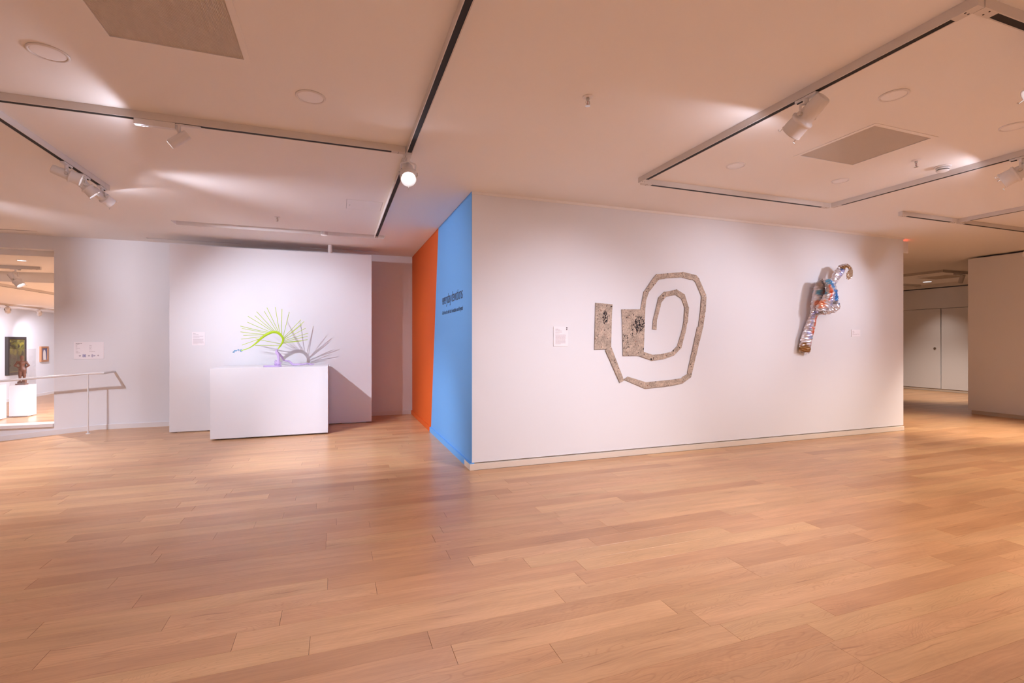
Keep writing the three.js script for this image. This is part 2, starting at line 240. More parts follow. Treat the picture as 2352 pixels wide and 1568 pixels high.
// ---------------------------------------------------------------- spotlights
const headProfile = [[0, -0.135], [0.040, -0.135], [0.048, -0.128], [0.052, -0.06], [0.055, 0.005], [0.057, 0.022], [0.071, 0.026], [0.073, 0.034], [0.072, 0.044], [0.064, 0.05], [0.066, 0.09], [0.0665, 0.122], [0.069, 0.126], [0.069, 0.132], [0.062, 0.132], [0.058, 0.108], [0.052, 0.095], [0, 0.09]];
const cylProfile = [[0, -0.095], [0.043, -0.095], [0.046, -0.092], [0.046, 0.094], [0.044, 0.097], [0.040, 0.097], [0.038, 0.075], [0, 0.072]];
function spotlight(o) {
  const { at: [u, v], aim, label, along = 'v', style = 'par', y = CEIL, power = 20, angle = 0.5, penumbra = 0.8, spill = 0, color = LAMP, group, soft = 2, scale = 1, lit = true, drop = 0.125 } = o;
  const yT = y - TH, t = thing('track_spotlight', label, 'spotlight', [u, yT, v], group ?? 'track spotlights');
  const B = (a0, a1, y0, y1, w) => (along === 'v' ? rbx(u - w, u + w, y0, y1, v + a0, v + a1, 0.002) : rbx(u + a0, u + a1, y0, y1, v - w, v + w, 0.002));
  const C0 = V3(u, yT - drop * scale, v), A = V3(...aim).sub(C0).normalize();
  let side = new THREE.Vector3().crossVectors(A, new THREE.Vector3(0, 1, 0)).normalize(); const up = new THREE.Vector3().crossVectors(side, A).normalize();
  const m4 = new THREE.Matrix4().makeBasis(side, A, up).scale(new THREE.Vector3(scale, scale, scale)).setPosition(C0);   // lathe axis (y) along the beam
  const cyl = style === 'cyl', prof = cyl ? cylProfile : headProfile;
  if (cyl) { const a = part(t, 'adapter', B(-0.27, -0.02, yT - 0.042, yT - 0.0005, 0.02), metalWhite); part(a, 'locking_lever', B(-0.23, -0.19, yT - 0.048, yT - 0.041, 0.006), metalWhite); part(t, 'contact_strip', B(-0.02, 0.14, yT - 0.012, yT - 0.0005, 0.012), metalWhite); }
  else { const a = part(t, 'adapter', B(-0.075, 0.075, yT - 0.016, yT - 0.0005, 0.017), metalWhite); part(a, 'locking_lever', B(0.03, 0.07, yT - 0.022, yT - 0.015, 0.005), black); }
  const hub = V3(u, yT - 0.045, v);
  part(t, 'stem', rod(V3(u, yT - 0.012, v), hub.clone().add(new THREE.Vector3(0, -0.012, 0)), cyl ? 0.012 : 0.014, 14), metalWhite);
  if (cyl) part(t, 'arm', rod(hub, C0, 0.009, 10), metalWhite);
  else {
    const flat = side.clone().setY(0).normalize(), arms = [];
    for (const s of [-1, 1]) {
      const p0 = hub.clone(), p1 = C0.clone().addScaledVector(side, s * 0.066 * scale), pm = hub.clone().addScaledVector(flat, s * 0.06 * scale).add(new THREE.Vector3(0, -0.022, 0));
      const c = new THREE.CatmullRomCurve3([p0, p0.clone().lerp(pm, 0.6), pm, p1.clone().lerp(pm, 0.45), p1]); arms.push(new THREE.TubeGeometry(c, 14, 0.0075, 7));
    }
    const yk = part(t, 'yoke', join(arms), metalWhite);
    for (const s of [-1, 1]) part(yk, 'pivot_knob', rod(C0.clone().addScaledVector(side, s * 0.056 * scale), C0.clone().addScaledVector(side, s * 0.08 * scale), 0.013, 14), steel);
  }
  const g = lathe(prof, 36); g.applyMatrix4(m4); const hs = part(t, 'housing', g, metalWhite);
  const zf = cyl ? 0.074 : 0.1, rl = cyl ? 0.037 : 0.055;
  const ln = new THREE.CylinderGeometry(rl, rl, 0.006, 32); ln.translate(0, zf, 0); ln.applyMatrix4(m4); part(t, 'lamp_lens', ln, lit ? lensOn : whiteTrim);
  if (!cyl) for (let k = 0; k < 3; k++) {
    const a = k * 2.1 + 0.5, R = 0.0655, q = (rr, z) => new THREE.Vector3(Math.cos(a) * rr, z, Math.sin(a) * rr).applyMatrix4(m4);
    part(hs, 'lens_clip', join([rod(q(R, 0.12), q(R, 0.155), 0.003, 6), rod(q(R + 0.001, 0.154), q(R + 0.018, 0.150), 0.0035, 6)]), steel);
  }
  if (lit) {
    const tip = C0.clone().addScaledVector(A, (cyl ? 0.105 : 0.14) * scale), tg = V3(...aim);
    const add = (I, ang, pen, s) => { const L = new THREE.SpotLight(color, I, 0, ang, pen, 2); L.name = 'lamp_beam'; L.position.copy(tip).sub(t.position); L.shadow.radius = s; L.shadow.mapSize.set(1024, 1024); L.target.position.copy(tg); L.target.updateMatrixWorld(true); t.add(L); };
    add(power, angle, penumbra, soft); if (spill) add(spill, 1.5, 0.12, soft);
  }
  return t;
}
// in the picture
spotlight({ at: [-1.08, 4.19], aim: [-3.3, 1.0, 3.95], along: 'u', scale: 0.75, drop: 0.15, style: 'cyl', power: 12, angle: 0.6, spill: 1.1, label: 'white cylinder spotlight with driver box on the upper left track' });
spotlight({ at: [-2.265, 5.46], aim: [1.4, 1.6, 6.7], scale: 0.78, power: 24, angle: 0.66, spill: 0, label: 'lit spotlight nearest the viewer in the cluster of three' });
spotlight({ at: [-2.265, 5.80], aim: [0.3, 0, 6.9], scale: 0.78, power: 38, angle: 0.5, spill: 0.3, label: 'middle lit spotlight in the cluster of three' });
spotlight({ at: [-2.265, 6.16], aim: [-0.5, 1.25, 8.8], scale: 0.78, power: 23, angle: 0.7, penumbra: 1, soft: 0.35, spill: 0.15, label: 'farthest spotlight in the cluster of three, turned to the pedestal' });
spotlight({ at: [0.585, 4.24], aim: [0.3, 0.4, 1.2], scale: 1.0, drop: 0.15, power: 10, angle: 0.75, spill: 0.1, label: 'bright spotlight facing the viewer at the track junction, top centre' });
spotlight({ at: [2.88, 2.33], aim: [2.6, 1.0, 5.17], power: 9, angle: 0.62, spill: 0.5, label: 'large white spotlight on the track right of centre' });
spotlight({ at: [5.56, 2.46], aim: [4.7, 1.6, 5.17], power: 7.5, angle: 0.6, spill: 0.35, label: 'white spotlight cut by the right picture edge' });
spotlight({ at: [13.79, 7.16], aim: [14.3, 0.2, 8.3], along: 'u', style: 'cyl', power: 26, angle: 0.8, color: WARM, label: 'small cylinder spotlight in the passage at right' });
const galleryGroup = 'side gallery spotlights';
spotlight({ drop: 0.19, at: [-5.35, 11.15], aim: [-3.0, -0.5, 10.9], along: 'u', y: 2.75, power: 40, angle: 0.9, color: WARM, group: galleryGroup, label: 'bright spotlight just inside the side gallery opening' });
spotlight({ at: [-9.45, 19.3], aim: [-10.7, 1.1, 22.2], y: 2.556, power: 26, angle: 0.5, spill: 1, group: galleryGroup, label: 'spotlight above the dark framed picture in the side gallery' });
spotlight({ at: [-9.45, 20.98], aim: [-10.7, 1.0, 24.2], y: 2.556, power: 30, angle: 0.5, spill: 1, group: galleryGroup, label: 'spotlight above the small gilt picture in the side gallery' });
spotlight({ at: [-4.4, 13.2], aim: [-8.25, 0.4, 17.3], y: 2.556, power: 34, angle: 0.22, drop: 0.2, group: galleryGroup, label: 'unseen added side gallery spotlight, turned to the statuette' });  // added out of view to light the statuette
spotlight({ at: [-4.4, 17.5], aim: [-6.0, -0.6, 19.0], y: 2.556, power: 190, angle: 1.0, color: LAMP, drop: 0.2, group: galleryGroup, label: 'unseen added side gallery spotlight, turned to the floor' });  // added out of view, floor bounce brightens the gallery ceiling
spotlight({ at: [-4.4, 12.6], aim: [-5.6, -0.6, 13.6], y: 2.556, power: 150, angle: 1.0, color: LAMP, drop: 0.2, group: galleryGroup, label: 'unseen added side gallery spotlight, nearest the opening' });  // another added head, lifts the near gallery ceiling by floor bounce
// unseen heads outside the picture: some inferred from shadows, others added as fill
const OUT = 'spotlights outside the picture';
const outside = (o) => spotlight({ group: OUT, drop: 0.2, ...o });
outside({ at: [-4.3, 6.3], aim: [-3.9, 1.7, 9.58], power: 16, angle: 0.8, label: 'unseen spotlight over the ramp, turned to the handrail' });
outside({ at: [3.9, 1.44], aim: [3.6, 1.6, 5.17], along: 'u', power: 5, angle: 0.6, label: 'unseen spotlight turned to the spiral work' });
outside({ at: [4.7, 1.44], aim: [5.6, 1.6, 5.17], along: 'u', power: 5.2, angle: 0.6, label: 'unseen spotlight turned to the wall between the works' });
outside({ at: [7.86, 2.75], aim: [6.6, 1.7, 5.1], power: 8.5, angle: 0.58, soft: 1.5, label: 'unseen spotlight turned to the foil work' });
outside({ at: [7.86, 1.9], aim: [7.3, 1.5, 5.17], power: 5.5, angle: 0.62, label: 'unseen added spotlight turned to the end of the white wall' });  // added out of view to brighten the right end of the white wall
for (const [u, v, au, av, p, col, lab, ang = 0.85] of [  // unseen lamps added to brighten the floor and, by bounce, the ceiling
  [0.585, 0.4, 0.2, 2.8, 2, LAMP, 'over the near floor at centre'], [0.585, -0.8, -1.2, -0.4, 3, LAMP, 'behind the viewer at left'],
  [0.585, -2.6, 0.5, -2.6, 60, LAMP, 'far behind the viewer'], [-4.3, -2.2, -4.3, -2.2, 60, LAMP, 'far behind the viewer at left'], [-4.3, 0.5, -6.0, -0.3, 46, LAMP, 'left of the viewer'], [7.86, -2.6, 6.5, -2.4, 52, LAMP, 'far behind the viewer at right'],
  [4.3, 1.44, 3.0, 3.0, 12, WARM, 'over the near floor at right'], [3.6, 1.44, 1.5, 4.1, 20, LAMP, 'over the floor before the corner'], [5.1, 1.44, 4.6, 0.0, 24, LAMP, 'right of the viewer'],
  [5.56, 1.25, 5.6, 2.8, 18, WARM, 'over the floor farther right'], [7.86, 1.3, 7.8, 3.2, 28, WARM, 'over the far right floor', 0.7], [7.86, 0.2, 8.2, 0.8, 30, WARM, 'before the grey wall', 0.7], [9.6, 4.13, 9.6, 5.0, 40, WARM, 'over the passage mouth', 0.65],
  [-4.3, 3.4, -1.8, 4.2, 8, LAMP, 'over the floor at far left'], [-4.3, 4.9, -2.8, 6.2, 22, LAMP, 'over the floor before the ramp', 0.55], [-2.265, 4.05, -1.0, 5.4, 9, LAMP, 'over the floor before the partition', 0.5], [-4.3, 6.7, -3.9, 7.5, 26, LAMP, 'over the head of the ramp', 0.75]])
  outside({ at: [u, v], aim: [au, 0, av], along: v === 4.13 || v === 1.44 ? 'u' : 'v', power: p, angle: ang, penumbra: 0.9, color: col, soft: 3, label: 'unseen added spotlight ' + lab });

// ---------------------------------------------------------------- ceiling fittings
function vent(u0, u1, v0, v1, label) {
  const t = thing('ceiling_vent', label, 'vent', [(u0 + u1) / 2, CEIL, (v0 + v1) / 2], 'perforated ceiling vents'), f = 0.028, y = CEIL;
  part(t, 'frame', join([bx(u0 - f, u1 + f, y - 0.004, y - 0.0005, v0 - f, v0 + 0.004), bx(u0 - f, u1 + f, y - 0.004, y - 0.0005, v1 - 0.004, v1 + f), bx(u0 - f, u0 + 0.004, y - 0.004, y - 0.0005, v0 + 0.004, v1 - 0.004), bx(u1 - 0.004, u1 + f, y - 0.004, y - 0.0005, v0 + 0.004, v1 - 0.004)]), ceilPaint);
  const bars = [], p = 0.0074, w = 0.00105;
  for (let u = u0 + 0.006; u < u1 - 0.004; u += p) bars.push(bx(u - w, u + w, y + 0.001, y + 0.007, v0 + 0.003, v1 - 0.003));
  for (let v = v0 + 0.006; v < v1 - 0.004; v += p) bars.push(bx(u0 + 0.003, u1 - 0.003, y + 0.0012, y + 0.0066, v - w, v + w));
  const g = part(t, 'grille', join(bars), grillePaint); g.userData.kind = 'stuff';
  part(t, 'duct', join([bx(u0 - 0.02, u1 + 0.02, y + 0.33, y + 0.35, v0 - 0.02, v1 + 0.02), bx(u0 - 0.02, u0 - 0.003, y + 0.121, y + 0.33, v0 - 0.02, v1 + 0.02), bx(u1 + 0.003, u1 + 0.02, y + 0.121, y + 0.33, v0 - 0.02, v1 + 0.02), bx(u0, u1, y + 0.121, y + 0.33, v0 - 0.02, v0 - 0.003), bx(u0, u1, y + 0.121, y + 0.33, v1 + 0.003, v1 + 0.02)]), ductShadeAndGrille);  // near-black lining: the shade inside the duct is put into its colour
}
vent(-1.147, -0.497, 2.555, 3.205, 'square perforated ceiling vent cut by the top picture edge');
vent(3.85, 4.52, 2.545, 3.19, 'square perforated ceiling vent at upper right, right of large spotlight');
vent(14.18, 14.94, 7.66, 8.33, 'far perforated vent on the passage ceiling');
function disc(u, v, label, y = CEIL, r = 0.092) {
  const t = thing('ceiling_speaker', label, 'speaker', [u, y, v], 'round ceiling speakers');
  const a = lathe([[r * 0.86, 0], [r, 0], [r, -0.003], [r * 0.96, -0.008], [r * 0.88, -0.008], [r * 0.86, -0.004], [r * 0.86, 0]].map(([x, k]) => [x, k - 0.0004]), 48); a.translate(u, y, -v); part(t, 'rim', a, whiteTrim);
  const b = lathe([[0, -0.0075], [r * 0.5, -0.0072], [r * 0.8, -0.006], [r * 0.855, -0.003], [r * 0.855, -0.0005], [0, -0.0005]], 48); b.translate(u, y, -v); part(t, 'cover', b, coverPaint);
}
disc(-1.537, 3.505, 'round white ceiling disc at the far upper left', CEIL, 0.095);
disc(-0.158, 3.54, 'round white ceiling disc right of the large left vent', CEIL, 0.095);
disc(3.5, 2.192, 'round white ceiling disc right of the large spotlight', CEIL, 0.085);
disc(4.87, 2.2, 'round white ceiling disc cut by the right picture edge', CEIL, 0.085);
disc(3.515, 3.575, 'round white ceiling disc between two tracks left of right vent', CEIL, 0.085);
disc(4.848, 3.545, 'round white ceiling disc above the short wall-parallel track', CEIL, 0.08);
disc(13.9, 8.03, 'round dark-edged detector disc on the passage ceiling', CEIL, 0.1);
function downlight(u, v, y, r, label, color, power) {
  const t = thing('recessed_downlight', label, 'downlight', [u, y, v], 'recessed downlights');
  const a = lathe([[r * 0.8, -0.0005], [r, -0.0005], [r, -0.003], [r * 0.9, -0.005], [r * 0.8, -0.004], [r * 0.8, -0.0005]], 36); a.translate(u, y, -v); part(t, 'trim_ring', a, whiteTrim);
  const b = new THREE.CylinderGeometry(r * 0.79, r * 0.79, 0.002, 32); b.translate(u, y - 0.0018, -v); part(t, 'lamp_lens', b, lensOn);
  const L = new THREE.SpotLight(color, power, 0, 0.75, 0.8, 2); L.name = 'lamp_beam'; L.position.set(0, -0.02, 0); L.shadow.radius = 3; L.target.position.copy(V3(u, 0, v)); L.target.updateMatrixWorld(true); t.add(L);
}
downlight(-4.896, 10.37, 2.75, 0.07, 'small glowing downlight just inside the side gallery', WARM, 12);
downlight(15.32, 8.74, CEIL, 0.12, 'glowing downlight at the far end of the passage ceiling', WARM, 6);
function sprinkler(u, v, label) {
  const t = thing('fire_sprinkler', label, 'sprinkler', [u, CEIL, v], 'pendant fire sprinklers'), y = CEIL;
  const e = lathe([[0, -0.0005], [0.036, -0.0005], [0.036, -0.002], [0.03, -0.006], [0.012, -0.009], [0, -0.009]], 32); e.translate(u, y, -v); part(t, 'escutcheon', e, whiteTrim);
  const s = lathe([[0, -0.009], [0.011, -0.009], [0.011, -0.024], [0.008, -0.028], [0, -0.028]], 20); s.translate(u, y, -v); part(t, 'body', s, steel);
  part(t, 'frame_arm', join([-1, 1].map((k) => new THREE.TubeGeometry(new THREE.CatmullRomCurve3([V3(u + k * 0.008, y - 0.026, v), V3(u + k * 0.014, y - 0.04, v), V3(u + k * 0.004, y - 0.058, v)]), 8, 0.0024, 6))), steel);
  part(t, 'glass_bulb', rod(V3(u, y - 0.028, v), V3(u, y - 0.054, v), 0.0028, 8), M(0.25, 0.02, 0.015, 0.2));
  const d = lathe([[0, -0.058], [0.005, -0.058], [0.016, -0.061], [0.017, -0.0625], [0, -0.0625]], 20); d.translate(u, y, -v); part(t, 'deflector', d, steel);
}
sprinkler(1.592, 2.906, 'pendant sprinkler on the bare ceiling above centre');
sprinkler(-0.724, 7.104, 'pendant sprinkler above the left partition');
sprinkler(4.951, 2.913, 'pendant sprinkler left of the smoke detector');
{
  const u = 5.36, v = 2.93, y = CEIL, t = thing('smoke_detector', 'round white smoke detector beside the right track', 'detector', [u, y, v]);
  const a = lathe([[0, -0.0005], [0.062, -0.0005], [0.064, -0.004], [0.06, -0.012], [0, -0.012]], 40); a.translate(u, y, -v); part(t, 'base', a, whiteTrim);
  const b = lathe([[0, -0.012], [0.05, -0.012], [0.052, -0.03], [0, -0.03]], 40); b.translate(u, y, -v); part(t, 'sensor_head', b, whiteTrim);
  const s = lathe([[0, -0.03], [0.046, -0.03], [0.046, -0.036], [0, -0.036]], 40); s.translate(u, y, -v); part(t, 'vent_ring', s, black);
  const c = lathe([[0, -0.036], [0.05, -0.036], [0.046, -0.046], [0.03, -0.052], [0, -0.053]], 40); c.translate(u, y, -v); part(t, 'cap', c, whiteTrim);
}
{ // exit sign seen edge-on beyond the end of the white wall
  const t = thing('exit_sign', 'white exit sign seen edge-on past the white wall end', 'sign', [8.59, 2.83, 5.255]);
  part(t, 'case', rbx(8.482, 8.70, 2.83, 3.018, 5.23, 5.28, 0.006), whiteTrim);
  const font = await new FontLoader().loadAsync('fonts/droid/droid_sans_bold.typeface.json');
  const g = new TextGeometry('EXIT', { font, size: 0.075, depth: 0.002, curveSegments: 3 }); g.rotateY(Math.PI); g.translate(8.69, 2.885, -5.2802);
  part(t, 'sign_letters', g, new THREE.MeshStandardMaterial({ color: 0x200000, emissive: 0xff1a10, emissiveIntensity: 2 }));
  const L = new THREE.PointLight(new THREE.Color().setRGB(1, 0.06, 0.035), 0.05); L.name = 'sign_glow'; L.position.copy(V3(8.66, 3.0, 5.33)).sub(t.position); L.shadow.radius = 0.5; t.add(L);
}
{ // small lamp body peeping out of the ceiling trough
  const u = -0.165, v = 7.9, t = thing('trough_lamp', 'small lamp peeping out of the ceiling trough above partition', 'lamp', [u, CEIL + 0.12, v]);
  const a = lathe([[0, 0.118], [0.042, 0.118], [0.05, 0.06], [0.055, -0.03], [0.052, -0.036], [0.046, -0.036], [0.04, -0.01], [0, -0.01]], 28); a.translate(u, CEIL, -v); part(t, 'housing', a, metalWhite);
  const b = new THREE.CylinderGeometry(0.038, 0.038, 0.004, 24); b.translate(u, CEIL - 0.013, -v); part(t, 'lamp_lens', b, lensOn);
  const L = new THREE.SpotLight(LAMP, 1.0, 0, 1.3, 0.6, 2); L.name = 'lamp_beam'; L.position.copy(V3(u, CEIL - 0.045, v)).sub(t.position); L.shadow.radius = 2; L.target.position.copy(V3(u - 0.4, 0, v + 0.5)); L.target.updateMatrixWorld(true); t.add(L);
}

// ---------------------------------------------------------------- partition, pedestal, labels
{
  const t = thing('display_partition', 'tall white free-standing partition behind the green sculpture', 'partition', [-0.9, 0, 8.9]);
  part(t, 'panel', rbx(-2.4, 0.59, 0.014, 2.908, 8.82, 8.92, 0.003), wallPaint);
  part(t, 'foot', join([bx(-2.3, -1.9, 0, 0.014, 8.84, 8.90), bx(0.1, 0.5, 0, 0.014, 8.85, 8.90)]), metalWhite);
  part(t, 'ceiling_post', rod(V3(-0.09, 2.908, 8.87), V3(-0.09, CEIL - 0.001, 8.87), 0.036, 20), whiteTrim);
  const p = thing('pedestal', 'wide white pedestal in front of the partition', 'pedestal', [-0.89, 0, 8.35]);
  part(p, 'box', rbx(-1.67, -0.11, 0.022, 1.026, 7.93, 8.77, 0.003), wallPaint);
  part(p, 'plinth', bx(-1.58, -0.2, 0, 0.022, 8.03, 8.67), wallPaint);
}
function textCard(name, label, [u0, u1, y0, y1], v, draw, group) {       // thin printed card on a wall that faces the viewer
  const t = thing(name, label, 'label', [(u0 + u1) / 2, y0, v], group);
  part(t, 'card', bx(u0, u1, y0, y1, v - 0.006, v - 0.0005), M(0.92, 0.9, 0.93, 0.7));
  const tex = canvasTex(Math.round((u1 - u0) * 2200), Math.round((y1 - y0) * 2200), draw), g = new THREE.PlaneGeometry(u1 - u0, y1 - y0); g.translate((u0 + u1) / 2, (y0 + y1) / 2, -(v - 0.0066));
  part(t, 'print', g, new THREE.MeshStandardMaterial({ map: tex, roughness: 0.75 }));
}
const blank = (x, w, h) => { x.fillStyle = '#f7f3f8'; x.fillRect(0, 0, w, h); };
function lines(x, x0, x1, y0, y1, rows, size, tone, seed) { const r = rng(seed); x.fillStyle = tone; for (let k = 0; k < rows; k++) { const y = y0 + ((y1 - y0) * k) / Math.max(1, rows - 1); let a = x0; const end = k === rows - 1 ? x0 + (x1 - x0) * (0.45 + 0.3 * r()) : x1 - (x1 - x0) * 0.08 * r(); while (a < end) { const w = Math.min(end - a, size * (0.8 + 2.6 * r())); x.fillRect(a, y, w, size * 0.55); a += w + size * 0.45; } } }
textCard('wall_label', 'tall wall label left of the spiral work', [2.381, 2.566, 1.351, 1.581], 5.17, (x, w, h) => { blank(x, w, h); lines(x, w * 0.13, w * 0.42, h * 0.12, h * 0.13, 1, 12, '#5a4650', 1); lines(x, w * 0.13, w * 0.62, h * 0.17, h * 0.18, 1, 9, '#8c7a82', 2); lines(x, w * 0.13, w * 0.8, h * 0.215, h * 0.22, 1, 12, '#5a4650', 3); lines(x, w * 0.13, w * 0.62, h * 0.29, h * 0.33, 2, 8, '#8c7a82', 4); lines(x, w * 0.13, w * 0.86, h * 0.41, h * 0.87, 15, 9, '#a8989e', 5); x.fillStyle = '#22101c'; x.fillRect(w * 0.885, h * 0.03, w * 0.075, h * 0.065); x.fillRect(w * 0.885, h * 0.125, w * 0.07, h * 0.05); }, 'small printed wall labels');
textCard('wall_label', 'small wall label right of the foil work', [7.302, 7.49, 1.482, 1.586], 5.17, (x, w, h) => { blank(x, w, h); lines(x, w * 0.1, w * 0.42, h * 0.24, h * 0.25, 1, 14, '#5e4c54', 11); lines(x, w * 0.1, w * 0.6, h * 0.36, h * 0.37, 1, 8, '#9c8c92', 12); lines(x, w * 0.1, w * 0.4, h * 0.47, h * 0.48, 1, 14, '#5e4c54', 13); lines(x, w * 0.1, w * 0.92, h * 0.64, h * 0.74, 2, 10, '#9a898f', 14); }, 'small printed wall labels');
textCard('wall_label', 'square wall label on the partition left of the sculpture', [-2.1, -1.924, 1.348, 1.556], 8.82, (x, w, h) => { blank(x, w, h); lines(x, w * 0.1, w * 0.42, h * 0.11, h * 0.12, 1, 14, '#6a5860', 21); lines(x, w * 0.1, w * 0.75, h * 0.2, h * 0.21, 1, 14, '#6a5860', 22); lines(x, w * 0.1, w * 0.88, h * 0.3, h * 0.42, 3, 9, '#9b8b92', 23); lines(x, w * 0.1, w * 0.9, h * 0.52, h * 0.88, 9, 9, '#a8989e', 24); }, 'small printed wall labels');
textCard('wall_chart', 'wide white chart with blue symbols above the handrail', [-3.88, -3.494, 1.130, 1.4], 9.58, (x, w, h) => {
  blank(x, w, h); lines(x, w * 0.06, w * 0.28, h * 0.08, h * 0.13, 2, 18, '#7d6a72', 31); lines(x, w * 0.06, w * 0.16, h * 0.2, h * 0.21, 1, 12, '#8f7d85', 32);
  for (const [a, b, y] of [[0.06, 0.17, 0.29], [0.06, 0.28, 0.37], [0.06, 0.17, 0.46], [0.06, 0.22, 0.55], [0.06, 0.32, 0.63], [0.51, 0.63, 0.21], [0.51, 0.62, 0.3], [0.51, 0.65, 0.38], [0.51, 0.62, 0.46], [0.51, 0.92, 0.56]]) lines(x, w * a, w * b, h * y, h * y + 1, 1, 14, '#8f7d85', Math.round(a * 90 + y * 700));
  x.lineWidth = 8; const ring = (cx, cy, s, col) => { x.strokeStyle = col; x.beginPath(); x.arc(cx * w, cy * h, s * h, 0, 7); x.stroke(); x.fillStyle = '#b9acc4'; x.beginPath(); x.arc(cx * w, cy * h, s * h * 0.5, 0, 7); x.fill(); };
  for (const cx of [0.2, 0.5]) ring(cx, 0.81, 0.038, '#6d5a62'); ring(0.81, 0.8, 0.032, '#6d5a62');
  for (const [a, b] of [[0.315, 0.77], [0.375, 0.77], [0.315, 0.85], [0.375, 0.85]]) ring(a, b, 0.036, '#4b4f9c'); ring(0.345, 0.81, 0.02, '#3d49b0');
  for (const [a, b] of [[0.615, 0.775], [0.615, 0.85], [0.685, 0.81]]) ring(a, b, 0.036, '#57508e');
});

// ---------------------------------------------------------------- lettering on the blue wall
{
  const reg = await new FontLoader().loadAsync('fonts/droid/droid_sans_regular.typeface.json');
  const t = thing('wall_title', 'large black exhibition title on the blue side wall', 'lettering', [1.398, 1.917, 6.15]);
  const words = 'everyday devotions', size = 0.125; let pen = 0; const glyphs = [];
  for (const ch of words) {
    const w = reg.data.glyphs[ch].ha / reg.data.resolution * size * (reg.data.resolution / reg.data.resolution);
    if (ch !== ' ') { const g = new TextGeometry(ch, { font: reg, size, depth: 0.0015, curveSegments: 4 }); g.translate(pen, 0, 0); glyphs.push([ch, g]); }
    pen += w * (ch === ' ' ? 0.7 : 0.95);
  }
  const k = 1.165 / pen;
  for (const [, g] of glyphs) { g.scale(k, 0.98, 1); g.rotateY(-Math.PI / 2); g.translate(1.3995, 1.917, -6.731); part(t, 'letter', g, vinyl); }
  const s = thing('wall_subtitle', 'small black line of text under the exhibition title', 'lettering', [1.398, 1.778, 6.15]);
  const g = new TextGeometry('Gifts from the Alex Katz Foundation and Beyond', { font: reg, size: 0.046, depth: 0.001, curveSegments: 2 }); g.computeBoundingBox(); g.scale(1.165 / g.boundingBox.max.x, 1, 1); g.rotateY(-Math.PI / 2); g.translate(1.3995, 1.778, -6.731); part(s, 'text_line', g, vinyl);
}

// ---------------------------------------------------------------- handrail
{
  const t = thing('handrail', 'white tubular handrail at the head of the ramp', 'handrail', [-3.55, 0, 9.19]), v = 9.19, r = 0.017;
  const top = (u) => 0.918 + floorY(u);
  const pts = [V3(-7.2, top(-7.2), v), V3(-3.6, top(-3.6), v), V3(-3.5, 0.92, v), V3(-3.42, 0.922, v), V3(-3.355, 0.922, v)];
  const path = new THREE.CurvePath(); for (let i = 0; i + 1 < pts.length; i++) path.add(new THREE.LineCurve3(pts[i], pts[i + 1]));
  part(t, 'rail', join([...pts.slice(0, -1).map((p, i) => rod(p, pts[i + 1], r, 16)), ...pts.slice(1).map((p) => { const g = new THREE.SphereGeometry(r, 14, 10); g.translate(p.x, p.y, p.z); return g; })]), metalWhite);
  part(t, 'wall_return', rod(V3(-3.355, 0.922, v), V3(-3.355, 0.922, 9.578), r, 16), metalWhite);
  for (const u of [-3.551, -5.1, -6.7]) { const q = part(t, 'post', rod(V3(u, floorY(u) + 0.001, v), V3(u, top(u), v), 0.0105, 12), metalWhite); const f = new THREE.CylinderGeometry(0.028, 0.03, 0.006, 20); f.translate(u, floorY(u) + 0.0035, -v); part(q, 'foot_flange', f, metalWhite); }
}

